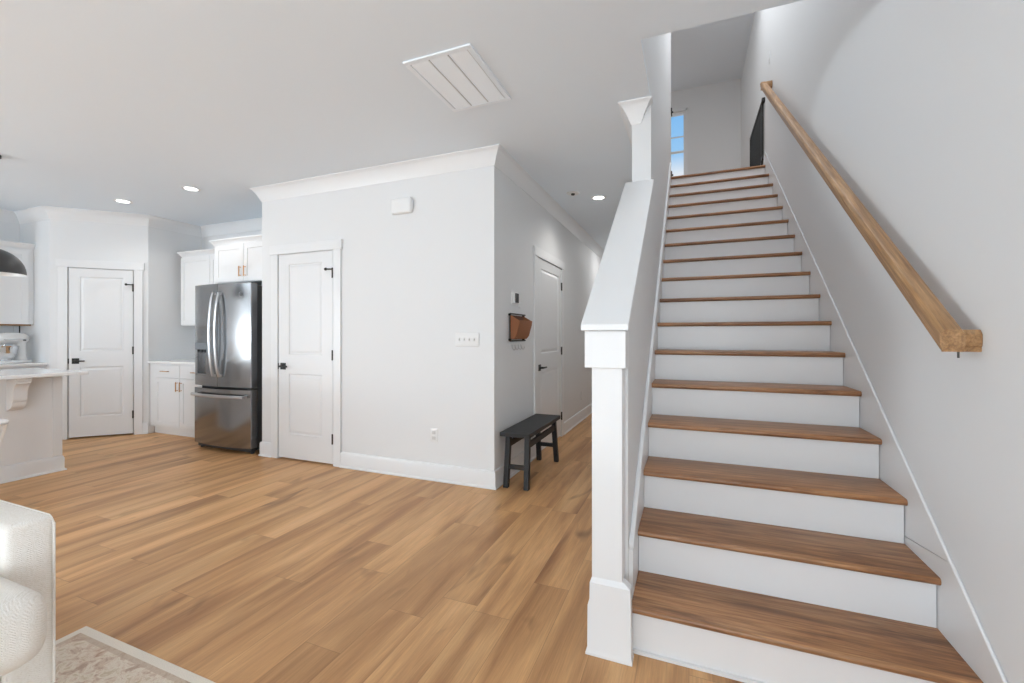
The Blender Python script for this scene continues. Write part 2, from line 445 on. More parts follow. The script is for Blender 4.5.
def wall_with_openings(name, p, d, length, z1, holes, thick=T, m=None):
    """wall face starting at p, running along direction d (unit); local x along the wall, body behind the face (local +y)"""
    o_us = sorted({0.0, length} | {a for h in holes for a in h[:2]}); o_vs = sorted({0.0, z1} | {a for h in holes for a in h[2:]})
    mb = MB()
    mb.cells(o_us, o_vs, lambda u, v: any(h[0] < u < h[1] and h[2] < v < h[3] for h in holes), lambda a, b, c, e_: mb.box(a, b, 0, thick, c, e_))
    bmesh.ops.remove_doubles(mb.bm, verts=mb.bm.verts, dist=1e-5)
    ang = math.atan2(d[1], d[0])
    bmesh.ops.transform(mb.bm, matrix=Matrix.Translation((p[0], p[1], 0)) @ Matrix.Rotation(ang, 4, 'Z'), verts=mb.bm.verts[:])
    return struct(name, mb, m or M['wall'], smooth=0)

D2X, D2W, DH = -3.834, 0.706, 2.042       # closet door in the main wall
wall_with_openings('wall_closet', (XB0, YM), (1, 0), XB1 - XB0, CEIL, [(D2X - 0.012 - XB0, D2X + D2W + 0.012 - XB0, 0, DH + 0.02)])
struct('wall_closet_side', MB().box(XB0, XB0 + T, YM + T, YK + T, 0, CEIL), M['wall'], smooth=0)
DHY, DHW = 4.292, 0.905                   # hall door
wall_with_openings('wall_hall', (XB1, YM + T), (0, 1), YH - YM - T, CEIL, [(DHY - 0.012 - YM - T, DHY + DHW + 0.012 - YM - T, 0, DH + 0.02)])
struct('wall_hall_end', MB().box(XB1 - T, XS1, YH, YH + T, 0, CEIL), M['wall'], smooth=0)
struct('wall_kitchen', MB().box(PB[0] - T, XB0, YK, YK + T, 0, CEIL), M['wall'], smooth=0)
DL = math.hypot(PB[0] - PA[0], PB[1] - PA[1]); DS, DPW = 0.172, 0.612
r2 = math.sqrt(0.5)
wall_with_openings('wall_pantry', PA, (r2, r2), DL, CEIL, [(DS - 0.012, DS + DPW + 0.012, 0, DH + 0.02)], thick=0.1)
struct('wall_pantry_left', MB().box(XW - 0.12, PA[0], PA[1], PA[1] + T, 0, CEIL), M['wall'], smooth=0)
struct('wall_pantry_right', MB().box(PB[0] - T, PB[0], PB[1], YK, 0, CEIL), M['wall'], smooth=0)
# pantry shell behind, so no daylight shows under its door
struct('wall_pantry_rear', MB().box(XW - 0.12, XW, PA[1], YK + T, 0, CEIL).box(XW, PB[0] - T, YK, YK + T, 0, CEIL), M['wall'], smooth=0)

# stair walls
KZ = lambda y: 1.262 + SL * (y - 1.66)     # underside of the sloping cap
kw = MB(); kw.prism([(1.80, 0), (YCOL, 0), (YCOL, KZ(YCOL)), (1.80, KZ(1.80))], 'X', XS0, XS1)
struct('wall_stair_knee', kw, M['wall'], smooth=0)
sw = MB(); sw.prism([(YCOL, 0), (YH, 0), (YH, CEIL), (6.36, CEIL), (6.36, CEIL2), (YOP, CEIL2), (YOP, CEIL + 0.02), (YCOL, CEIL + 0.02)], 'X', XS0, XS1)
struct('wall_stair', sw, M['wall'], smooth=0)
struct('wall_upstairs_front', MB().box(XS1, XE, YOP - 0.1, YOP - 0.002, CEIL + 0.25, CEIL2), M['wall'], smooth=0)
WX0, WX1, WZ0, WZ1 = -0.93, -0.055, 4.085, 5.29
ub = MB(); ub.cells([-3.1, WX0, WX1, XE], [Z2, WZ0, WZ1, CEIL2], lambda u, v: WX0 < u < WX1 and WZ0 < v < WZ1, lambda a, b, c, d: ub.box(a, b, YB2, YB2 + 0.12, c, d))
struct('wall_upstairs_rear', ub, M['wall'], smooth=0)
struct('wall_upstairs_left', MB().box(-3.2, -3.1, 6.3, YB2 + 0.12, Z2, CEIL2), M['wall'], smooth=0)
struct('wall_upstairs_inner', MB().box(-3.1, XS0, 6.30, 6.40, Z2, CEIL2), M['wall'], smooth=0)

# windows
def window(name, parent_rot, x0, x1, z0, z1, y, axis='Y', rails=(), mull=(), depth=0.08):
    t = thing(name, (x0, y, z0) if axis == 'Y' else (y, x0, z0), 0 if axis == 'Y' else PI / 2, kind='structure')
    W, H = x1 - x0, z1 - z0; f = 0.035
    fb = MB(); fb.box(0, W, 0, depth, 0, f).box(0, W, 0, depth, H - f, H).box(0, f, 0, depth, f, H - f).box(W - f, W, 0, depth, f, H - f)
    obj('window_frame', fb, M['trim'], t, local=True)
    mbn = MB()
    for r, th in rails: mbn.box(f, W - f, 0.02, 0.05, r - z0 - th / 2, r - z0 + th / 2)
    for m_ in mull: mbn.box(m_ - 0.012, m_ + 0.012, 0.02, 0.05, f, H - f)
    obj('muntin', mbn, M['trim'], t, local=True)
    obj('pane', MB().box(f, W - f, 0.034, 0.038, f, H - f), M['glass'], t, local=True)
    return t
wt = window('window_1', 0, WX0, WX1, WZ0, WZ1, YB2 + 0.03, rails=((4.85, 0.012), (4.575, 0.035)), mull=(0.437,))
cs = MB(); cs.box(WX0 - 0.06, WX0, -0.045, -0.03, WZ0 - Z2 - 3.3, WZ1 - WZ0)
struct('trim_upstairs_window', MB().box(WX1, WX1 + 0.03, YB2 - 0.012, YB2, WZ0 - 0.02, WZ1 + 0.03).box(WX0 - 0.03, WX0, YB2 - 0.012, YB2, WZ0 - 0.02, WZ1 + 0.03)
       .box(WX0 - 0.03, WX1 + 0.03, YB2 - 0.012, YB2, WZ1, WZ1 + 0.04).box(WX0 - 0.05, WX1 + 0.05, YB2 - 0.03, YB2, WZ0 - 0.03, WZ0), M['trim'])
cs.bm.free()
for i, (a, b, c, d) in enumerate(rear):
    window('window_%d' % (i + 2), 0, a, b, c, d, YS - 0.10, rails=(((c + d) / 2, 0.04),), mull=((b - a) / 2,))
window('window_6', 0, -3.35, -2.45, 0.05, 2.35, XW - 0.02, axis='X', mull=())

window('window_7', 0, -3.2, -1.6, 0.6, 2.2, XE + 0.10, axis='X', mull=(0.8,))  # invented window, added around the side fill light

# ------------------------------------------------------------ trim
CROWN = [(0, -0.128), (0.006, -0.128), (0.009, -0.118), (0.016, -0.104), (0.025, -0.082), (0.038, -0.056), (0.053, -0.032), (0.066, -0.016),
         (0.072, -0.013), (0.078, -0.008), (0.078, -0.0005), (0, -0.0005)]
BASE = [(0, 0.001), (0.026, 0.001), (0.026, 0.010), (0.016, 0.020), (0.016, 0.128), (0.011, 0.142), (0, 0.145)]
struct('trim_crown_closet', MB().sweep([(XB0, YK), (XB0, YM), (XB1, YM), (XB1, YH)], CROWN, 1, CEIL), M['trim'])
struct('trim_crown_kitchen', MB().sweep([(XW, YS), (XW, PA[1]), PA, PB, (PB[0], YK), (XB0, YK)], CROWN, 1, CEIL), M['trim'])
struct('trim_crown_column', MB().sweep([(XS0, YH), (XS0, YCOL), (-0.292, YCOL), (-0.292, YCOL + 0.004)], CROWN, -1 if False else 1, CEIL), M['trim'])
CAS = 0.088
struct('baseboard_closet', MB().sweep([(D2X + D2W + CAS + 0.005, YM), (XB1, YM), (XB1, DHY - CAS - 0.008)], BASE, 1), M['trim'])
struct('baseboard_hall', MB().sweep([(XB1, DHY + DHW + CAS + 0.008), (XB1, YH)], BASE, 1), M['trim'])
struct('baseboard_closet_left', MB().sweep([(XB0, YK), (XB0, YM), (D2X - CAS - 0.005, YM)], BASE, 1), M['trim'])
pd = lambda s: (PA[0] + r2 * s, PA[1] + r2 * s)
struct('baseboard_pantry', MB().sweep([pd(DS + DPW + CAS + 0.003), PB, (PB[0], YK - 0.66)], BASE, 1), M['trim'])
struct('baseboard_right', MB().sweep([(XE, 1.52), (XE, YS)], BASE, 1), M['trim'])
struct('baseboard_front', MB().sweep([(XE, YS), (XW, YS)], BASE, 1), M['trim'])
struct('baseboard_left', MB().sweep([(XW, YS), (XW, -3.35)], BASE, 1), M['trim'])
struct('baseboard_stair_hall', MB().sweep([(XS0, YH), (XS0, 1.82)], BASE, 1), M['trim'])
struct('baseboard_upstairs', MB().sweep([(-3.1, YB2), (XE, YB2), (XE, 5.908)], [(o_, z_ + Z2) for o_, z_ in BASE], 1), M['trim'])

# ------------------------------------------------------------ doors
def plate_with_panels(mb, W, H, panels, rings, y=0.0, back=None):
    """front plate in local XZ at depth y (facing -y) with nested-ring panels"""
    us = sorted({0.0, W} | {a for p in panels for a in (p[0], p[1])}); vs = sorted({0.0, H} | {a for p in panels for a in (p[2], p[3])})
    bm = mb.bm
    for i in range(len(us) - 1):
        for j in range(len(vs) - 1):
            u, v = (us[i] + us[i + 1]) / 2, (vs[j] + vs[j + 1]) / 2
            if any(p[0] < u < p[1] and p[2] < v < p[3] for p in panels): continue
            bm.faces.new([bm.verts.new(q) for q in ((us[i], y, vs[j]), (us[i + 1], y, vs[j]), (us[i + 1], y, vs[j + 1]), (us[i], y, vs[j + 1]))])
    for (x0, x1, z0, z1) in panels:
        prev = None
        for ins, dep in [(0, 0)] + rings:
            r = [bm.verts.new(q) for q in ((x0 + ins, y + dep, z0 + ins), (x1 - ins, y + dep, z0 + ins), (x1 - ins, y + dep, z1 - ins), (x0 + ins, y + dep, z1 - ins))]
            if prev:
                for k in range(4): bm.faces.new((prev[k], prev[(k + 1) % 4], r[(k + 1) % 4], r[k]))
            prev = r
        bm.faces.new(prev)
    if back:   # sides and back
        a = [(0, y, 0), (W, y, 0), (W, y, H), (0, y, H)]; b = [(0, back, 0), (W, back, 0), (W, back, H), (0, back, H)]
        for k in range(4): bm.faces.new([bm.verts.new(q) for q in (a[k], a[(k + 1) % 4], b[(k + 1) % 4], b[k])])
        bm.faces.new([bm.verts.new(q) for q in b])
    bmesh.ops.remove_doubles(bm, verts=bm.verts, dist=1e-5)

def door(name, loc, rz, W, H, panels, hz=0.93, stop=False, rec=-0.010, head_over=0.016):
    t = thing(name, loc, rz, kind='structure')
    # casing and jamb around the slab (local: x along wall, -y towards the room)
    c = 0.008
    fb = MB()
    fb.box(-c - CAS, -c, -0.018, 0, 0, H + c).box(W + c, W + c + CAS, -0.018, 0, 0, H + c)
    fb.box(-c - CAS - head_over, W + c + CAS + head_over, -0.024, 0, H + c, H + c + 0.092)
    fb.box(-c - 0.004, -c + 0.002, 0, 0.10, 0, H + c).box(W + c - 0.002, W + c + 0.004, 0, 0.10, 0, H + c).box(-c, W + c, 0, 0.10, H + 0.004, H + c + 0.004)
    obj('door_casing', fb, M['trim'], t, local=True, bevel=0.002)
    sb = MB(); plate_with_panels(sb, W - 0.006, H - 0.019, panels, [(0.006, 0.009), (0.016, 0.009), (0.036, 0.003), (0.040, 0.003)], 0.0, 0.035)
    s = obj('door_slab', sb, M['door'], t, local=True, smooth=0); s.location = (0.003, rec, 0.019)
    # lever on a square rosette, latch side on the left
    hb = MB(); hb.box(0.032, 0.098, -0.008 + rec, rec, hz - 0.033, hz + 0.033)
    hb.cyl((0.065, rec - 0.008, hz), (0.065, rec - 0.045, hz), 0.011)
    hb.rounded(0.055, 0.165, rec - 0.055, rec - 0.040, hz - 0.008, hz + 0.008, 0.003, 2)
    hb.box(-0.006, 0.004, rec - 0.004, rec + 0.006, hz - 0.03, hz + 0.03)
    h = obj('door_handle', hb, M['black'], t, local=True, bevel=0.001)
    for i, z in enumerate((0.255, 1.05, 1.83)):
        gb = MB(); gb.cyl((W + 0.001, rec - 0.007, z - 0.048), (W + 0.001, rec - 0.007, z + 0.048), 0.009, n=10)
        gb.box(W - 0.010, W + 0.008, rec - 0.004, rec + 0.02, z - 0.045, z + 0.045)
        obj('hinge', gb, M['bronze'], t, local=True)
        if stop and i == 2:
            pb = MB(); pb.cyl((W + 0.001, rec - 0.007, z + 0.035), (W - 0.055, rec - 0.035, z + 0.035), 0.007, n=10)
            pb.cyl((W - 0.055, rec - 0.035, z + 0.035), (W - 0.064, rec - 0.03, z + 0.035), 0.014, n=12)
            obj('door_stop', pb, M['bronze'], t, local=True)
    return t

def two_panels(W, m=0.112):
    return [(m, W - m, 0.240, 0.838), (m, W - m, 1.028, 1.925)]
door('door_1', (PA[0] + r2 * DS, PA[1] + r2 * DS, 0), PI / 4, DPW, DH, two_panels(DPW, 0.10), stop=True)
door('door_2', (D2X, YM, 0), 0, D2W, DH, two_panels(D2W, 0.135), stop=True)
door('door_3', (XB1, DHY, 0), PI / 2, DHW, DH, two_panels(DHW, 0.12), hz=0.90)

# ------------------------------------------------------------ staircase
XL, XR = -0.209, 0.8265
st = thing('staircase', (0.31, YT0, 0), label='closed staircase with stained oak treads and white risers climbing between two white walls', cat='stairs')
N = 17
for k in range(1, N + 1):
    y0 = YT0 + (k - 1) * RUN; z = k * RISE
    # riser
    r = MB().box(XL + 0.001, XR - 0.0025, y0 + NOSE, y0 + NOSE + 0.018, (k - 1) * RISE + (0.0005 if k > 1 else 0.001), z - TH - 0.0005)
    if k == 1: r.box(XL + 0.001, XR - 0.001, y0 + NOSE - 0.011, y0 + NOSE, 0.001, 0.014)
    obj('riser', r, M['trim'], st, smooth=0)
    # tread with rounded nosing
    y1 = y0 + RUN + NOSE if k < N else YTOP + 0.012
    pts = [(y1, z - TH), (y1, z)]
    for i in range(0, 7):
        a = PI / 2 + i * PI / 6
        pts.append((y0 + 0.0115 + 0.0115 * math.cos(a), z - TH / 2 + (TH / 2) * math.sin(a)))
    obj('tread', MB().prism(pts, 'X', XL, XR), M['tread'], st)
def skirt(x0, x1, c, yb, zlow):
    top = lambda y: SL * y - c
    ye = 5.903
    return [(yb, 0.001), (yb, top(yb)), (ye, top(ye)), (ye, Z2 - 0.3), (yb + 0.55, 0.001)]
GAP = lambda y: 0.41 + (2.291 - y) * 0.152     # seam between two lengths of the right skirt
obj('skirt_board', MB().prism(skirt(0, 0, 0.965, 1.815, 0), 'X', XS1 + 0.0005, XL - 0.0005), M['trim'], st, smooth=0)
top = lambda y: SL * y - 0.992
# lower length and upper length of the right skirt, split at the seam
ya = 1.96; za = GAP(ya); yb_ = 2.40; zb = GAP(yb_)
obj('skirt_board', MB().prism([(1.522, 0.001), (1.522, top(1.522)), (ya, top(ya)), (yb_, zb - 0.002 if zb < top(yb_) else 0), (yb_, 0.001)], 'X', XR + 0.0005, XE - 0.0005), M['trim'], st, smooth=0)
obj('skirt_board', MB().prism([(ya, top(ya) + 0.002), (5.903, top(5.903)), (5.903, Z2 - 0.3), (yb_ + 0.2, 0.30), (yb_, zb + 0.002)], 'X', XR + 0.0005, XE - 0.0005), M['trim'], st, smooth=0)
# small ledge mouldings on the skirts
for x0, x1, c, y_ in ((XS1 + 0.0005, XL + 0.0035, 0.965, 1.815), (XR - 0.0035, XE - 0.0005, 0.992, 1.53)):
    f = lambda y: SL * y - c
    obj('skirt_cap', MB().prism([(y_, f(y_) + 0.001), (5.903, f(5.903) + 0.001), (5.903, f(5.903) + 0.024), (y_, f(y_) + 0.024)], 'X', x0, x1), M['trim'], st, bevel=0.005)

# newel post at the foot
nw = thing('newel_post', (-0.291, 1.75, 0), label='square white newel post with tall base block at the foot of the stairs', cat='newel post')
obj('shaft', MB().box(-0.353, -0.236, 1.712, 1.799, 0.29, 1.115), M['trim'], nw, bevel=0.002)
nbm = MB(); nbm.loft([[(x_, y_, z_) for x_, y_ in ((-0.291 - a, 1.745 - b), (-0.291 + a2, 1.745 - b), (-0.291 + a2, 1.7445), (-0.291 - a, 1.7445))]
          for a, a2, b, z_ in ((0.083, 0.094, 0.054, 0.001), (0.083, 0.094, 0.054, 0.010), (0.077, 0.089, 0.048, 0.026), (0.076, 0.088, 0.046, 0.19), (0.069, 0.087, 0.045, 0.215), (0.068, 0.086, 0.044, 0.278), (0.062, 0.062, 0.033, 0.296))])
obj('base_block', nbm, M['trim'], nw, smooth=20)
obj('collar', MB().box(-0.377, -0.221, 1.692, 1.799, 1.115, 1.258), M['trim'], nw, bevel=0.002)
cp = MB(); cp.prism([(1.668, KZ(1.655)), (YCOL - 0.001, KZ(YCOL)), (YCOL - 0.001, KZ(YCOL) + 0.024), (1.668, KZ(1.655) + 0.024)], 'X', -0.387, -0.207)
struct('trim_stair_cap', cp, M['trim'], bevel=0.003)
bd = MB(); bd.prism([(1.80, KZ(1.80) - 0.03), (YCOL - 0.001, KZ(YCOL) - 0.03), (YCOL - 0.001, KZ(YCOL) - 0.001), (1.80, KZ(1.80) - 0.001)], 'X', XS0 - 0.012, XS0)
struct('trim_stair_cap_bed', bd, M['trim'])

# handrail
HX0, HX1, HY0, HZ0, HY1 = 0.725, 0.787, 1.767, 1.190, 5.49
hr = thing('handrail', (0.756, HY0, HZ0), label='sloping golden oak handrail returned into the right stair wall', cat='handrail')
hw = (HX1 - HX0) / 2
PR = [(-hw + 0.005, 0.0), (hw - 0.005, 0.0), (hw - 0.005, 0.014), (hw - 0.001, 0.018), (hw, 0.026), (hw, 0.054), (hw - 0.009, 0.067), (hw - 0.014, 0.069), (-hw + 0.014, 0.069), (-hw + 0.009, 0.067), (-hw, 0.054), (-hw, 0.026), (-hw + 0.001, 0.018), (-hw + 0.005, 0.014)]
xc = (HX0 + HX1) / 2
obj('rail', MB().loft([[(xc + a, y, HZ0 + SL * (y - HY0) + b) for a, b in PR] for y in (HY0, HY1)]), M['rail'], hr, smooth=25)
obj('lower_return', MB().loft([[(HX0 + 0.001 + (a + hw), HY0 + hw + 0.001 + a, HZ0 + b) for a, b in PR], [(XE - 0.001, HY0 + hw + 0.016 + a, HZ0 + b) for a, b in PR]]), M['rail'], hr, smooth=25)
zt = HZ0 + SL * (HY1 - HY0)
obj('upper_return', MB().loft([[(x_, HY1 - hw + a, zt - SL * hw * 1.0 - 0.004 + b) for a, b in PR] for x_ in (HX0 + 0.004, XE - 0.001)]), M['rail'], hr, smooth=25)
for y in (1.90, 3.70, 5.25):
    z = HZ0 + SL * (y - HY0)
    bb = MB().tube([(0.756, y, z - 0.001), (0.756, y, z - 0.03), (0.770, y, z - 0.055), (0.80, y, z - 0.065), (XE - 0.003, y, z - 0.065)], 0.006)
    bb.cyl((XE - 0.006, y, z - 0.065), (XE - 0.0005, y, z - 0.065), 0.024)
    obj('bracket', bb, M['bronze'], hr)
# small visible bracket post under the lower return
obj('bracket', MB().cyl((0.782, HY0 + 0.03, HZ0 - 0.020), (0.782, HY0 + 0.03, HZ0 - 0.0005), 0.003), M['bronze'], hr)

# baby gate folded back against the wall at the head of the stairs
gt = thing('safety_gate', (0.81, 5.95, Z2), label='black safety gate folded back against the wall at the head of the stairs', cat='gate')
GZ0, GZ1, GY0, GY1 = Z2 + 0.05, 4.035, 5.97, 7.05
gf = MB().box(0.800, 0.825, GY0, GY1, GZ0, GZ0 + 0.03).box(0.800, 0.825, GY0, GY1, GZ1 - 0.03, GZ1).box(0.800, 0.825, GY0, GY0 + 0.03, GZ0 + 0.03, GZ1 - 0.03).box(0.800, 0.825, GY1 - 0.03, GY1, GZ0 + 0.03, GZ1 - 0.03)
obj('gate_frame', gf, M['black'], gt, bevel=0.003)
yy = GY0 + 0.075
while yy < GY1 - 0.05:
    obj('bar', MB().cyl((0.8125, yy, GZ0 + 0.028), (0.8125, yy, GZ1 - 0.028), 0.007, n=8), M['black'], gt); yy += 0.052
for z in (GZ0 + 0.06, GZ1 - 0.01):
    obj('hinge_bracket', MB().box(0.80, XE - 0.0005, GY0 - 0.05, GY0 + 0.004, z - 0.025, z + 0.025), M['black'], gt, bevel=0.004)
for z, lb in ((4.25, 'upper black gate latch on the left wall corner at the head of the stairs'), (3.40, 'lower black gate latch on the left wall corner at the head of the stairs')):
    tag(obj('gate_latch', MB().box(XS1 + 0.0005, XS1 + 0.016, 6.27, 6.34, z - 0.045, z + 0.045).cyl((XS1 + 0.016, 6.305, z), (XS1 + 0.03, 6.305, z), 0.012), M['black'], at=(XS1, 6.305, z), bevel=0.003), lb, 'latch', 'gate latches on the left wall')

tag(obj('light_switch', MB().box(XE - 0.006, XE - 0.0005, 5.56, 5.63, 4.27, 4.385).box(XE - 0.010, XE - 0.006, 5.58, 5.61, 4.30, 4.355), M['plastic'], at=(XE, 5.6, 4.33), bevel=0.001),
    'small white switch plate on the stair wall above the upper handrail end', 'light switch')

# ------------------------------------------------------------ kitchen
SHK = [(0.0015, 0.007), (0.0016, 0.007)]
def shaker(parent, name, x0, x1, z0, z1, y, rail=0.057, drawer=False):
    """cabinet door front in the parent's local frame, facing -y, front face at y"""
    mb = MB(); W, H = x1 - x0, z1 - z0
    plate_with_panels(mb, W, H, [(rail, W - rail, rail, H - rail)] if not drawer else [], SHK, 0.0, 0.019)
    o = obj(name, mb, M['cab'], parent, local=True, smooth=0); o.location = (x0, y, z0)
    return o
def pull(parent, x, z, y, vert=True, L=0.115):
    """bar pull as sub-part; coordinates in the parent part's local frame"""
    mb = MB()
    if vert:
        mb.box(x - 0.005, x + 0.005, y - 0.032, y - 0.022, z - L / 2, z + L / 2)
        for s in (-1, 1): mb.box(x - 0.004, x + 0.004, y - 0.022, y, z + s * (L / 2 - 0.012) - 0.004, z + s * (L / 2 - 0.012) + 0.004)
    else:
        mb.box(x - L / 2, x + L / 2, y - 0.032, y - 0.022, z - 0.005, z + 0.005)
        for s in (-1, 1): mb.box(x + s * (L / 2 - 0.012) - 0.004, x + s * (L / 2 - 0.012) + 0.004, y - 0.022, y, z - 0.004, z + 0.004)
    return obj('pull_handle', mb, M['gold'], parent, local=True, bevel=0.0015)

# base cabinet left of the fridge; local origin at its front left foot
bx0, bx1, byf = -6.316, -5.125, 3.44
bc = thing('base_cabinet', (bx0, byf, 0), label='white shaker base cabinet between the pantry wall and the fridge', cat='cabinet')
Wc = bx1 - bx0
obj('body', MB().box(0, Wc, 0, YK - byf - 0.002, 0.10, 0.884), M['cab'], bc, local=True, smooth=0)
obj('toe_kick', MB().box(0, Wc, 0.05, 0.068, 0.001, 0.10), M['cab'], bc, local=True, smooth=0)
# openings: filler .10, then two bays
b0, b1, b2 = 0.125, 0.610, Wc - 0.01
for i, (a, b) in enumerate(((b0, b1 - 0.004), (b1 + 0.004, b2))):
    d = shaker(bc, 'drawer', a, b, 0.722, 0.868, -0.020, drawer=True); pull(d, (b - a) / 2 + (0.02 if i else -0.02), 0.073, 0.0, vert=False, L=0.14)
    d = shaker(bc, 'door', a, b, 0.115, 0.712, -0.020); pull(d, (b - a - 0.032) if i == 0 else 0.032, 0.50, 0.0)
tag(obj('countertop', MB().box(bx0, bx1 + 0.01, byf - 0.03, YK - 0.002, 0.885, 0.915), M['quartz'], at=(bx0, byf, 0.885), bevel=0.003), 'white quartz countertop on the base cabinet beside the fridge', 'countertop')

CABCR = [(0, 0), (0.006, 0), (0.010, 0.012), (0.030, 0.040), (0.036, 0.046), (0.040, 0.048), (0.040, 0.062), (0, 0.062)]
# upper cabinet
ux0, ux1, uyf, uz0, uz1 = -6.235, -5.101, 3.765, 1.365, 2.272
uc = thing('upper_cabinet', (ux0, uyf, uz0), label='white shaker wall cabinet above the counter left of the fridge', cat='cabinet')
Wu = ux1 - ux0
obj('body', MB().box(0, Wu, 0, YK - uyf - 0.002, 0, uz1 - uz0), M['cab'], uc, local=True, smooth=0)
shaker(uc, 'door', 0.01, 0.575, 0.008, uz1 - uz0 - 0.02, -0.020)
shaker(uc, 'door', 0.585, Wu - 0.01, 0.008, uz1 - uz0 - 0.02, -0.020)
obj('crown', MB().sweep([(0, YK - uyf - 0.003), (0, 0), (Wu - 0.048, 0)], CABCR, 1, uz1 - uz0), M['cab'], uc, local=True)
# fridge cabinet
fx0, fx1, fyf, fz0, fz1 = -5.098, -4.082, 3.43, 1.835, 2.272
fc = thing('fridge_cabinet', (fx0, fyf, fz0), label='deep white wall cabinet above the stainless fridge', cat='cabinet')
Wf = fx1 - fx0
obj('body', MB().box(0, Wf, 0, YK - fyf - 0.002, 0, fz1 - fz0), M['cab'], fc, local=True, smooth=0)
d = shaker(fc, 'door', 0.035, 0.502, 0.006, fz1 - fz0 - 0.01, -0.020); pull(d, 0.467 - 0.035, 0.11, 0.0)
d = shaker(fc, 'door', 0.508, Wf - 0.02, 0.006, fz1 - fz0 - 0.01, -0.020); pull(d, 0.035, 0.11, 0.0)
obj('crown', MB().sweep([(0, YK - fyf - 0.003), (0, 0), (Wf, 0)], CABCR, 1, fz1 - fz0), M['cab'], fc, local=True)

# ---- fridge
gx0, gx1, gyb = -5.082, -4.190, 3.27       # doors hang in front of gyb
fr = thing('refrigerator', ((gx0 + gx1) / 2, gyb, 0), label='stainless french door refrigerator with water dispenser and bottom freezer drawer', cat='refrigerator')
Lx0, Lx1 = -0.446, 0.446
bow = lambda x_: -0.072 - 0.050 * (1 - (x_ / 0.446) ** 2)    # front face, bulging to the middle
obj('body', MB().box(Lx0 + 0.012, Lx1 - 0.012, 0, 0.68, 0.035, 1.765), M['darkplastic'], fr, local=True, bevel=0.004)
def bowed(a, b, z0, z1, n=14, hole=None):
    xs = [a + (b - a) * i / n for i in range(n + 1)]
    fr_pts = [(x_, bow(x_)) for x_ in xs]
    # rounded outer edge
    if a <= Lx0 + 1e-6: fr_pts[0] = (a, fr_pts[0][1] + 0.022); fr_pts.insert(1, (a + 0.006, fr_pts[1][1] + 0.006))
    if b >= Lx1 - 1e-6: fr_pts[-1] = (b, fr_pts[-1][1] + 0.022); fr_pts.insert(-1, (b - 0.006, fr_pts[-2][1] + 0.006))
    poly = fr_pts + [(b, -0.004), (a, -0.004)]
    return MB().prism(poly, 'Z', z0, z1)
SP = 0.0
# left door with dispenser opening: strips around it
dx0, dx1, dz0, dz1 = -0.375, -0.19, 0.80, 1.16
ld = bowed(Lx0, dx0, 0.695, 1.785, 4)
t2 = bowed(dx1, SP - 0.003, 0.695, 1.785, 8)
for q in (t2, bowed(dx0, dx1, 0.695, dz0, 5), bowed(dx0, dx1, dz1, 1.785, 5)):
    me = bpy.data.meshes.new('t'); q.bm.to_mesh(me); q.bm.free(); ld.bm.from_mesh(me); bpy.data.meshes.remove(me)
left_door = obj('left_door', ld, M['steel'], fr, local=True)
dp = thing('water_dispenser', (0, 0, 0)); C.objects.unlink(dp); bpy.data.objects.remove(dp)
db = MB().box(dx0 + 0.001, dx1 - 0.001, -0.045, -0.03, dz0 + 0.001, dz1 - 0.001)
db.box(dx0 + 0.001, dx1 - 0.001, -0.112, -0.045, dz1 - 0.075, dz1 - 0.001).box(dx0 + 0.001, dx1 - 0.001, -0.108, -0.045, dz0 + 0.001, dz0 + 0.022)
obj('dispenser', db, M['steel'], left_door, local=True)
for q_ in (0.05, 0.10): obj('dispenser_nozzle', MB().box(dx0 + q_, dx0 + q_ + 0.025, -0.09, -0.05, dz1 - 0.11, dz1 - 0.0755), M['screen'], left_door, local=True)
right_door = obj('right_door', bowed(SP + 0.003, Lx1, 0.695, 1.785, 12), M['steel'], fr, local=True)
drawer = obj('freezer_drawer', bowed(Lx0, Lx1, 0.065, 0.668, 24), M['steel'], fr, local=True)
def arc_handle(x_, z0, z1):
    pts = []; n = 14
    for i in range(n + 1):
        t_ = i / n; z = z0 + (z1 - z0) * t_
        pts.append((x_, bow(x_) - 0.022 - 0.045 * math.sin(PI * t_) ** 0.7, z))
    mb = MB()
    rings = [[(p[0] + a, p[1] + b, p[2]) for a, b in ((-0.015, -0.007), (0, -0.012), (0.015, -0.007), (0.015, 0.007), (-0.015, 0.007))] for p in pts]
    mb.loft(rings)
    for z in (z0 + 0.012, z1 - 0.012): mb.box(x_ - 0.010, x_ + 0.010, bow(x_) - 0.024, bow(x_) + 0.002, z - 0.012, z + 0.012)
    return mb
obj('handle', arc_handle(-0.033, 0.80, 1.69), M['steel_handle'], left_door, local=True)
obj('handle', arc_handle(0.055, 0.80, 1.69), M['steel_handle'], right_door, local=True)
hb = MB(); rings = []
for i in range(17):
    x_ = -0.40 + 0.80 * i / 16; y_ = bow(x_) - 0.050
    rings.append([(x_, y_ + b, 0.600 + a) for a, b in ((-0.015, -0.006), (-0.008, -0.011), (0.008, -0.011), (0.015, -0.006), (0.015, 0.008), (-0.015, 0.008))])
hb.loft(rings)
for x_ in (-0.385, 0.385): hb.box(x_ - 0.012, x_ + 0.012, bow(x_) - 0.046, bow(x_) + 0.002, 0.588, 0.612)
obj('handle', hb, M['steel_handle'], drawer, local=True)
obj('hinge_cover', MB().box(Lx1 - 0.06, Lx1 - 0.01, -0.07, 0.02, 0.671, 0.692), M['darkplastic'], fr, local=True)
bgx = 0.325
bdg = MB().cyl((bgx, bow(bgx) + 0.003, 1.665), (bgx, bow(bgx) - 0.003, 1.665), 0.023, n=24)
badge = obj('badge', bdg, M['darkplastic'], right_door, local=True)
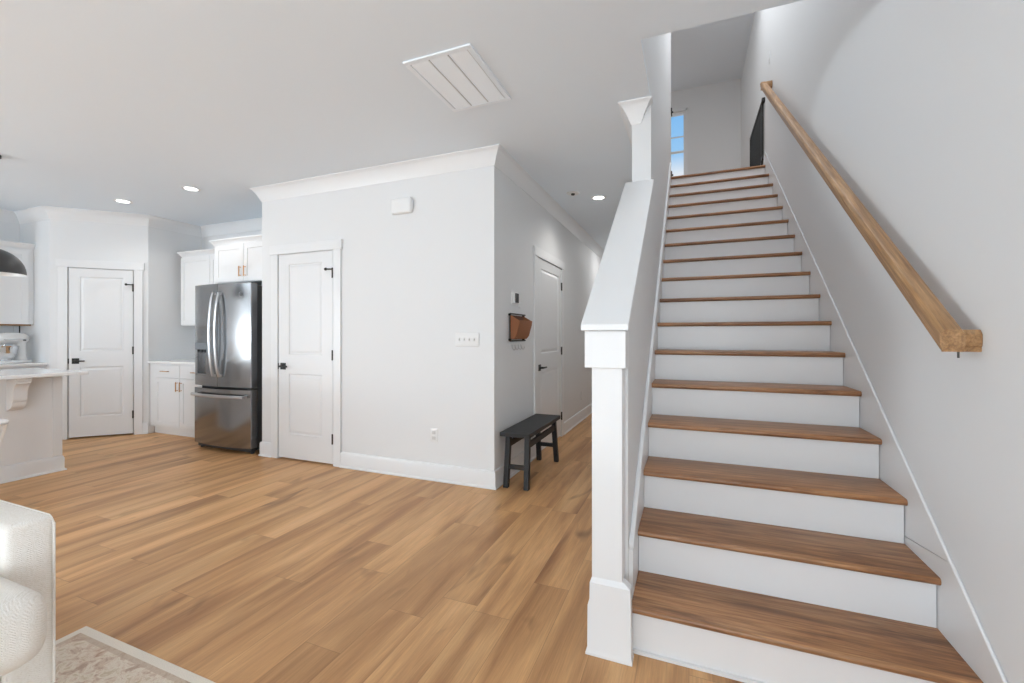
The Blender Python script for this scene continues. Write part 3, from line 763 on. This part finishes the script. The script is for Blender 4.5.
obj('badge_ring', MB().tube([(bgx + 0.021 * math.cos(a), bow(bgx) - 0.0035, 1.665 + 0.021 * math.sin(a)) for a in [2 * PI * i / 20 for i in range(20)]], 0.0015, 6, closed=True), M['steel_handle'], right_door, local=True)
obj('kick_grille', MB().box(Lx0 + 0.03, Lx1 - 0.03, -0.05, 0.0, 0.02, 0.062), M['darkplastic'], fr, local=True)
for x_ in (Lx0 + 0.06, Lx1 - 0.05):
    obj('foot', MB().cyl((x_, -0.02, 0.001), (x_, -0.02, 0.035), 0.02), M['darkplastic'], fr, local=True)
    obj('foot', MB().cyl((x_, 0.60, 0.001), (x_, 0.60, 0.035), 0.02), M['darkplastic'], fr, local=True)

# ---- left wall run
lc = thing('base_cabinet', (-7.06, PA[1] - 0.003, 0), -PI / 2 + PI, label='white base cabinet along the left wall under the stand mixer', cat='cabinet')
# local x runs along +Y after the 90 degree turn; front faces +X
lc.rotation_euler = (0, 0, PI / 2); lc.location = (-7.06, 0.35, 0)
WL = PA[1] - 0.003 - 0.35
obj('body', MB().box(0, WL, 0, 0.60, 0.10, 0.884), M['cab'], lc, local=True, smooth=0)
obj('toe_kick', MB().box(0, WL, 0.05, 0.068, 0.001, 0.10), M['cab'], lc, local=True, smooth=0)
nb = 4
for i in range(nb):
    a = 0.01 + i * (WL - 0.06) / nb; b = a + (WL - 0.06) / nb - 0.008
    d = shaker(lc, 'drawer', a, b, 0.722, 0.868, -0.020, drawer=True); pull(d, (b - a) / 2, 0.073, 0, vert=False, L=0.14)
    d = shaker(lc, 'door', a, b, 0.115, 0.712, -0.020); pull(d, 0.032 if i % 2 else b - a - 0.032, 0.50, 0)
tag(obj('countertop', MB().box(XW + 0.001, -7.02, 0.33, PA[1] - 0.002, 0.885, 0.915), M['quartz'], at=(-7.3, 1.5, 0.885), bevel=0.003), 'white quartz countertop under the stand mixer along the left wall', 'countertop')
lu = thing('upper_cabinet', (-7.335, 1.55, 1.365), PI / 2, label='white shaker wall cabinet above the stand mixer', cat='cabinet')
WU2 = PA[1] - 0.003 - 1.55
obj('body', MB().box(0, WU2, 0, 0.333, 0.004, 0.905), M['cab'], lu, local=True, smooth=0)
obj('underside', MB().box(0.01, WU2 - 0.02, 0.01, 0.32, -0.012, 0.004), M['rail'], lu, local=True, smooth=0)
for a, b in ((0.01, 0.575), (0.585, WU2 - 0.05)): shaker(lu, 'door', a, b, 0.008, 0.885, -0.020)
obj('crown', MB().sweep([(0, 0.33), (0, 0), (WU2, 0)], CABCR, 1, 0.905), M['cab'], lu, local=True)
struct('trim_backsplash', MB().box(XW + 0.0005, XW + 0.009, 0.34, PA[1] - 0.012, 0.916, 1.364), M['tile'], smooth=0)
struct('trim_backsplash_edge', MB().box(XW + 0.0005, XW + 0.011, PA[1] - 0.0115, PA[1] - 0.0005, 0.916, 1.364), M['bronze'], smooth=0)

# stand mixer, side on; local x runs towards the bowl
mx = thing('stand_mixer', (-7.33, 2.60, 0.915), -PI / 2 + 0.45, label='white stand mixer with steel bowl on the left wall counter', cat='mixer')
base = MB(); base.prism([(-0.10, 0), (0.20, 0), (0.215, 0.02), (0.20, 0.03), (-0.09, 0.035), (-0.11, 0.02)], 'Y', -0.09, 0.09)
obj('base', base, M['plastic'], mx, local=True, bevel=0.01, seg=3)
obj('column', MB().loft([[(c + a * w_ * math.cos(t_), 0.0 + d_ * math.sin(t_), z) for t_ in [2 * PI * i / 16 for i in range(16)]] for c, a, w_, d_, z in ((-0.055, 1, 0.055, 0.06, 0.03), (-0.06, 1, 0.042, 0.048, 0.10), (-0.055, 1, 0.045, 0.048, 0.18), (-0.04, 1, 0.065, 0.055, 0.25))]), M['plastic'], mx, local=True)
head = MB().loft([[(x_, r_ * math.cos(t_), 0.285 + dz + r_ * 1.05 * math.sin(t_)) for t_ in [2 * PI * i / 18 for i in range(18)]] for x_, r_, dz in ((-0.125, 0.02, 0), (-0.115, 0.045, 0), (-0.08, 0.060, 0), (0.0, 0.066, 0.002), (0.10, 0.064, 0.0), (0.17, 0.056, -0.004), (0.20, 0.04, -0.006), (0.205, 0.015, -0.006))])
obj('head', head, M['plastic'], mx, local=True, smooth=60)
obj('trim_band', MB().box(-0.10, 0.19, -0.0665, -0.0655, 0.272, 0.280).box(-0.10, 0.19, 0.0655, 0.0665, 0.272, 0.280), M['chrome'], mx, local=True)
obj('hub_knob', MB().cyl((0.208, 0, 0.28), (0.225, 0, 0.28), 0.022), M['chrome'], mx, local=True)
for s_ in (-1, 1): obj('speed_lever', MB().cyl((-0.03, s_ * 0.06, 0.265), (-0.03, s_ * 0.085, 0.265), 0.007), M['black'], mx, local=True)
obj('bowl', MB().lathe((0.115, 0, 0.033), [(0, 0), (0.055, 0), (0.05, 0.012), (0.075, 0.035), (0.098, 0.08), (0.108, 0.14), (0.112, 0.165), (0.115, 0.167), (0.105, 0.14), (0.093, 0.08), (0.07, 0.04), (0, 0.02)], 32), M['chrome'], mx, local=True)
obj('bowl_handle', MB().tube([(0.115, -0.105, 0.17), (0.115, -0.15, 0.16), (0.115, -0.15, 0.10), (0.115, -0.095, 0.09)], 0.006), M['chrome'], mx, local=True)
obj('beater', MB().cyl((0.115, 0, 0.24), (0.115, 0, 0.17), 0.009).tube([(0.115, 0, 0.17), (0.155, 0, 0.13), (0.15, 0, 0.08), (0.115, 0, 0.06), (0.08, 0, 0.08), (0.075, 0, 0.13), (0.115, 0, 0.168)], 0.005), M['chrome'], mx, local=True)

# ---- island
il = thing('kitchen_island', (-5.34, 2.2, 0), label='white panelled kitchen island with a carved corbel', cat='kitchen island')
IX0, IX1, IY0, IY1 = -5.98, -5.345, 0.0, 2.19
obj('body', MB().box(IX0, IX1, IY0, IY1, 0.0, 0.884), M['cab'], il, smooth=0)
obj('corner_post', MB().box(IX1 - 0.03, IX1 + 0.006, IY1 - 0.06, IY1 + 0.008, 0.14, 0.884), M['cab'], il, bevel=0.002)
obj('base_moulding', MB().sweep([(IX0, IY1), (IX1, IY1), (IX1, IY0), (IX0, IY0)], [(0, 0.001), (0.030, 0.001), (0.030, 0.010), (0.018, 0.022), (0.018, 0.115), (0.010, 0.135), (0, 0.138)], -1), M['cab'], il)
def corbel(y):
    P = [(0, 0.884), (0.27, 0.884), (0.275, 0.862), (0.262, 0.850), (0.262, 0.842)]
    for i in range(9):
        a = i / 8 * PI / 2; P.append((0.262 - 0.085 * math.sin(a), 0.842 - 0.085 * (1 - math.cos(a)) - 0.01))
    for i in range(1, 9):
        a = i / 8 * PI / 2; P.append((0.177 - 0.06 * (1 - math.cos(a)) * 0.4, 0.747 - 0.07 * math.sin(a)))
    for i in range(1, 9):
        a = i / 8 * PI / 2; P.append((0.153 - 0.10 * (1 - math.cos(a)), 0.677 - 0.06 * math.sin(a)))
    P += [(0.03, 0.600), (0.0, 0.600)]
    return MB().prism([(IX1 + 0.001 + a * 0.66, b) for a, b in P], 'Y', y - 0.045, y + 0.045)
for y in (1.885, 0.35):
    obj('corbel', corbel(y), M['cab'], il, bevel=0.003)
tag(obj('countertop', MB().box(-6.03, -5.055, -0.05, 2.262, 0.885, 0.915), M['quartz'], at=(-5.5, 1.1, 0.885), bevel=0.004), 'white quartz island countertop overhanging the corbel', 'countertop')

# ---- pendant over the island
PX, PY, PZ, PRAD = -5.36, 1.755, 1.752, 0.205
pn = thing('pendant_lamp', (PX, PY, CEIL), label='charcoal dome pendant lamp with white inside hanging over the island', cat='pendant lamp')
n = 12
outer = [(PRAD * math.cos(i / n * PI / 2 * 0.93), 0.215 * math.sin(i / n * PI / 2 * 0.93)) for i in range(n + 1)]
obj('lamp_shade', MB().lathe((PX, PY, PZ), outer + [(0.028, 0.226)], 48), M['pend'], pn, smooth=60)
inner = [((PRAD - 0.004) * math.cos(i / n * PI / 2), -0.0 + 0.211 * math.sin(i / n * PI / 2)) for i in range(n + 1)]
obj('shade_lining', MB().lathe((PX, PY, PZ), [(PRAD, 0)] + inner, 48), M['pend_in'], pn, smooth=60)
obj('socket', MB().cyl((PX, PY, PZ + 0.21), (PX, PY, PZ + 0.29), 0.03, 0.024), M['black'], pn)
obj('bulb', MB().lathe((PX, PY, PZ + 0.075), [(0, 0), (0.022, 0.006), (0.032, 0.03), (0.028, 0.055), (0.014, 0.085), (0.013, 0.12)], 20), M['pend_in'], pn, smooth=60)
obj('rod', MB().cyl((PX, PY, PZ + 0.29), (PX, PY, CEIL - 0.02), 0.006, n=10), M['black'], pn)
obj('canopy', MB().lathe((PX, PY, CEIL - 0.0005), [(0, -0.03), (0.05, -0.028), (0.062, -0.018), (0.062, 0)], 28), M['black'], pn)

# ---- white wire stool at the island
SX, SY = -4.66, 1.385
stl = thing('bar_stool', (SX, SY, 0), label='white wire stool beside the white kitchen island, cut off by the left edge', cat='stool')
R0 = 0.215
ring = lambda r_, z: [(SX + r_ * math.cos(2 * PI * i / 28), SY + r_ * math.sin(2 * PI * i / 28), z) for i in range(28)]
obj('seat_ring', MB().tube(ring(R0, 0.612), 0.010, 8, closed=True), M['wirewhite'], stl)
obj('seat', MB().lathe((SX, SY, 0.600), [(0, 0.004), (0.14, 0.0), (R0 - 0.008, 0.010), (R0 - 0.008, 0.020), (0.14, 0.010), (0, 0.014)], 28), M['wirewhite'], stl, smooth=50)
obj('base_ring', MB().tube(ring(0.19, 0.010), 0.008, 8, closed=True), M['wirewhite'], stl)
for i in range(14):
    a = 2 * PI * (i + 0.37) / 14; pts = []
    for z, r_ in ((0.606, R0), (0.50, 0.195), (0.36, 0.155), (0.25, 0.135), (0.14, 0.15), (0.012, 0.19)):
        pts.append((SX + r_ * math.cos(a), SY + r_ * math.sin(a), z))
    obj('leg', MB().tube(pts, 0.006, 7), M['wirewhite'], stl)

# ------------------------------------------------------------ bench in the hall
bn = thing('bench', (-1.32, 3.74, 0), label='low black wooden bench standing against the hall wall', cat='bench')
BX0, BX1, BY0, BY1, BZ = -1.428, -1.172, 3.275, 4.185, 0.452
obj('seat', MB().box(BX0, BX1, BY0, BY1, BZ - 0.034, BZ), M['blackwood'], bn, bevel=0.003)
legs = {}
for sx_ in (0, 1):
    for sy_ in (0, 1):
        xt = BX0 + 0.045 if sx_ == 0 else BX1 - 0.045
        xb = xt - 0.0 + (0.012 if sx_ else -0.000)
        yt = BY0 + 0.085 if sy_ == 0 else BY1 - 0.085; yb = BY0 + 0.030 if sy_ == 0 else BY1 - 0.030
        lb = MB(); a = 0.021
        lb.loft([[(xb - a, yb - a, 0.001), (xb + a, yb - a, 0.001), (xb + a, yb + a, 0.001), (xb - a, yb + a, 0.001)],
                 [(xt - a, yt - a, BZ - 0.0345), (xt + a, yt - a, BZ - 0.0345), (xt + a, yt + a, BZ - 0.0345), (xt - a, yt + a, BZ - 0.0345)]])
        obj('leg', lb, M['blackwood'], bn, bevel=0.002)
        legs[(sx_, sy_)] = (xb, yb, xt, yt)
def at_leg(k, z):
    xb, yb, xt, yt = legs[k]; t_ = z / (BZ - 0.034); return Vector((xb + (xt - xb) * t_, yb + (yt - yb) * t_, z))
for sy_ in (0, 1):
    a, b = at_leg((0, sy_), 0.165), at_leg((1, sy_), 0.165)
    obj('stretcher', MB().box(a.x + 0.021, b.x - 0.021, a.y - 0.012, a.y + 0.012, 0.148, 0.184), M['blackwood'], bn, bevel=0.002)
for sx_ in (0, 1):
    a, b = at_leg((sx_, 0), 0.345), at_leg((sx_, 1), 0.345)
    obj('apron_rail', MB().box(a.x - 0.011, a.x + 0.011, a.y + 0.020, b.y - 0.020, 0.318, 0.368), M['blackwood'], bn, bevel=0.002)

# ------------------------------------------------------------ things on the hall wall
x1 = XB1 + 0.0005
th = thing('thermostat', (x1, 3.66, 1.57), label='white thermostat with dark display on the hall wall above the leather organizer', cat='thermostat')
obj('back_plate', MB().rounded(x1, x1 + 0.010, 3.585, 3.745, 1.512, 1.632, 0.004, 2), M['plastic'], th)
obj('housing', MB().rounded(x1 + 0.009, x1 + 0.028, 3.605, 3.725, 1.522, 1.622, 0.006, 3), M['plastic'], th)
obj('display', MB().box(x1 + 0.028, x1 + 0.030, 3.622, 3.708, 1.530, 1.614), M['screen'], th)
tag(obj('door_sensor', MB().rounded(x1, x1 + 0.014, 3.775, 3.825, 1.495, 1.515, 0.004, 2), M['plastic'], at=(x1, 3.8, 1.505)), 'tiny white sensor button on the hall wall right of the thermostat', 'sensor')
og = thing('wall_organizer', (x1, 3.71, 1.31), label='tan leather letter pocket on a black metal wall frame in the hall', cat='organizer')
obj('frame', MB().cyl((x1 + 0.02, 3.52, 1.428), (x1 + 0.02, 3.90, 1.428), 0.006, n=8).cyl((x1 + 0.02, 3.52, 1.190), (x1 + 0.02, 3.90, 1.190), 0.006, n=8)
    .cyl((x1 + 0.012, 3.54, 1.19), (x1 + 0.012, 3.54, 1.428), 0.005, n=8).cyl((x1 + 0.012, 3.88, 1.19), (x1 + 0.012, 3.88, 1.428), 0.005, n=8)
    .cyl((x1, 3.54, 1.42), (x1 + 0.02, 3.54, 1.42), 0.010, n=8).cyl((x1, 3.88, 1.42), (x1 + 0.02, 3.88, 1.42), 0.010, n=8)
    .cyl((x1, 3.54, 1.2), (x1 + 0.02, 3.54, 1.2), 0.010, n=8).cyl((x1, 3.88, 1.2), (x1 + 0.02, 3.88, 1.2), 0.010, n=8), M['black'], og)
pk = MB(); prof = [(0.010, 1.205), (0.045, 1.207), (0.068, 1.235), (0.095, 1.33), (0.10, 1.37)]
ths = 0.004
outer_ = [(x1 + a, b) for a, b in prof]; inner_ = [(x1 + a - ths, b + ths * 0.6) for a, b in prof[::-1]]
pk.prism(outer_ + inner_, 'Y', 3.545, 3.875)
for y in (3.545, 3.871):
    pk.prism([(x1 + 0.016, 1.207), (x1 + 0.045, 1.209), (x1 + 0.066, 1.235), (x1 + 0.094, 1.33), (x1 + 0.098, 1.368), (x1 + 0.016, 1.415)], 'Y', y, y + 0.004)
obj('pocket', pk, M['leather'], og, bevel=0.001)
obj('backing', MB().box(x1 + 0.012, x1 + 0.016, 3.545, 3.875, 1.205, 1.415), M['leather_in'], og)
hk = MB().box(x1, x1 + 0.006, 3.57, 3.85, 1.150, 1.172)
obj('hook_rail', hk, M['plastic'], og, bevel=0.001)
for y in (3.60, 3.67, 3.75, 3.82):
    obj('hook', MB().tube([(x1 + 0.006, y, 1.155), (x1 + 0.012, y, 1.125), (x1 + 0.028, y, 1.108), (x1 + 0.040, y, 1.12), (x1 + 0.042, y, 1.135)], 0.0035, 6), M['steel_handle'], og)
tag(obj('outlet', MB().box(x1, x1 + 0.006, 6.30, 6.37, 0.30, 0.415), M['plastic'], at=(x1, 6.33, 0.35), bevel=0.001), 'white outlet low on the hall wall beyond the hall door', 'outlet')

# ------------------------------------------------------------ things on the closet wall
y1 = YM - 0.0005
sp = thing('light_switch', (-1.70, y1, 1.205), label='white four-gang light switch plate near the hall corner of the main wall', cat='light switch')
obj('plate', MB().rounded(-1.812, -1.592, y1 - 0.007, y1, 1.147, 1.262, 0.003, 2), M['plastic'], sp)
for i in range(4):
    cx = -1.702 + (i - 1.5) * 0.046
    obj('toggle', MB().box(cx - 0.0065, cx + 0.0065, y1 - 0.009, y1 - 0.0068, 1.190, 1.219).prism([(y1 - 0.009, 1.200), (y1 - 0.020, 1.196), (y1 - 0.020, 1.203), (y1 - 0.009, 1.212)], 'X', cx - 0.004, cx + 0.004), M['toggle'], sp)
ot = thing('outlet', (-2.02, y1, 0.385), label='white duplex outlet low on the main wall right of the closet door', cat='outlet')
obj('plate', MB().rounded(-2.056, -1.984, y1 - 0.006, y1, 0.328, 0.443, 0.003, 2), M['plastic'], ot)
for z in (0.362, 0.409):
    obj('socket', MB().rounded(-2.037, -2.003, y1 - 0.009, y1 - 0.0058, z - 0.014, z + 0.014, 0.003, 2), M['toggle'], ot)
ch = thing('door_chime', (-2.34, y1, 2.385), label='white rectangular door chime box high on the main wall', cat='door chime')
obj('cover', MB().rounded(-2.445, -2.232, y1 - 0.040, y1, 2.305, 2.445, 0.020, 5), M['plastic'], ch)
obj('side_grille', MB().box(-2.2325, -2.230, y1 - 0.020, y1 - 0.006, 2.33, 2.42), M['trim'], ch)

# ------------------------------------------------------------ ceiling things
vx0, vx1, vy0, vy1 = -1.457, -1.042, 2.008, 2.578
vt = thing('air_vent', ((vx0 + vx1) / 2, (vy0 + vy1) / 2, CEIL), label='white rectangular return air vent in the ceiling', cat='air vent')
z1_ = CEIL - 0.0005
fbm = MB(); f = 0.030
fbm.box(vx0, vx1, vy0, vy0 + f, z1_ - 0.010, z1_).box(vx0, vx1, vy1 - f, vy1, z1_ - 0.010, z1_).box(vx0, vx0 + f, vy0 + f, vy1 - f, z1_ - 0.010, z1_).box(vx1 - f, vx1, vy0 + f, vy1 - f, z1_ - 0.010, z1_)
obj('frame', fbm, M['vent'], vt, bevel=0.003)
obj('liner', MB().box(vx0 + f, vx1 - f, vy0 + f, vy1 - f, z1_ - 0.002, z1_), M['vent_liner'], vt)
ix0, ix1 = vx0 + f, vx1 - f; iw = (ix1 - ix0) / 3
for i in range(1, 3):
    obj('divider', MB().box(ix0 + i * iw - 0.004, ix0 + i * iw + 0.001, vy0 + f, vy1 - f, z1_ - 0.010, z1_ - 0.002), M['vent_liner'], vt)
for i in range(3):
    mb = MB(); yv = vy0 + f + 0.003
    while yv < vy1 - f - 0.012:
        a0, a1 = ix0 + i * iw + 0.004, ix0 + (i + 1) * iw - 0.006
        mb.loft([[(a, yv, z1_ - 0.004), (a, yv + 0.0022, z1_ - 0.003), (a, yv + 0.0145, z1_ - 0.0085), (a, yv + 0.0125, z1_ - 0.0095)] for a in (a0, a1)])
        yv += 0.0125
    o = obj('louver', mb, M['vent'], vt, smooth=0)

LP = [(-5.871, 2.929, 'recessed ceiling light near the pantry, left of the two over the kitchen', 17), (-4.725, 2.939, 'recessed ceiling light near the fridge, right of the two over the kitchen', 17), (-0.914, 4.792, 'recessed ceiling light over the hall', 24)]
for i, (x_, y_, lb, pw) in enumerate(LP):
    t = thing('ceiling_light', (x_, y_, CEIL), label=lb, cat='ceiling light', group='recessed ceiling lights')
    obj('trim_ring', MB().lathe((x_, y_, CEIL - 0.0005), [(0.058, 0), (0.058, -0.004), (0.066, -0.006), (0.083, -0.004), (0.085, 0)], 36), M['plastic'], t)
    obj('diffuser', MB().cyl((x_, y_, CEIL - 0.0035), (x_, y_, CEIL - 0.0006), 0.058, n=36), M['lamp'], t)
    s = spot('light_beam', (x_, y_, CEIL - 0.05), pw); s.parent = t; s.location = (0, 0, -0.05)
sd = thing('smoke_sensor', (-1.135, 4.539, CEIL), label='small flat ceiling disc with dark centre beside the hall light', cat='sensor')
obj('rim', MB().lathe((-1.135, 4.539, CEIL - 0.0005), [(0, -0.008), (0.062, -0.008), (0.070, 0)], 28), M['plastic'], sd)
obj('centre', MB().cyl((-1.135, 4.539, CEIL - 0.022), (-1.135, 4.539, CEIL - 0.009), 0.018, 0.022, n=20), M['darkplastic'], sd)

# ------------------------------------------------------------ rug and armchair
RX0, RX1, RY0, RY1 = -2.368, -0.30, -2.3, 1.052
rg = MB().rounded(RX0, RX1, RY0, RY1, 0.001, 0.011, 0.004, 2)
tag(obj('area_rug', rg, rug_mat(RX0, RX1, RY0, RY1), at=((RX0 + RX1) / 2, (RY0 + RY1) / 2, 0.001)), 'faded beige and rose patterned area rug under the cream armchair', 'rug')

ac = thing('armchair', (-2.45, 0.30, 0.012), label='cream woven fabric armchair in the bottom left corner', cat='armchair')
AXF, AXB = -2.036, -2.92
Y1a, Y0a = 0.822, -0.25
def soft(name, x0, x1_, y0, y1_, z0, z1_, r, parent, lev=0, n=6):
    return obj(name, MB().rounded(x0, x1_, y0, y1_, z0, z1_, r, n), M['fabric'], parent, smooth=60)
soft('arm', AXB, AXF, Y1a - 0.125, Y1a, 0.013, 0.622, 0.022, ac)
soft('arm', AXB, AXF, Y0a, Y0a + 0.125, 0.013, 0.622, 0.022, ac)
soft('back', AXB, AXB + 0.20, Y0a + 0.126, Y1a - 0.126, 0.013, 0.80, 0.05, ac)
soft('base', AXB + 0.20, AXF - 0.012, Y0a + 0.126, Y1a - 0.126, 0.013, 0.292, 0.012, ac)
soft('seat_cushion', AXB + 0.21, -1.715, Y0a + 0.128, Y1a - 0.126, 0.295, 0.508, 0.070, ac, n=8)
soft('back_cushion', AXB + 0.202, AXB + 0.40, Y0a + 0.14, Y1a - 0.14, 0.510, 0.88, 0.07, ac, n=8)
obj('piping', MB().tube([(AXF - 0.004, Y1a - 0.004, 0.04), (AXF - 0.004, Y1a - 0.004, 0.590), (AXF - 0.010, Y1a - 0.010, 0.612), (AXF - 0.030, Y1a - 0.008, 0.617), (AXB + 0.03, Y1a - 0.008, 0.617)], 0.004, 8), M['fabric'], ac)
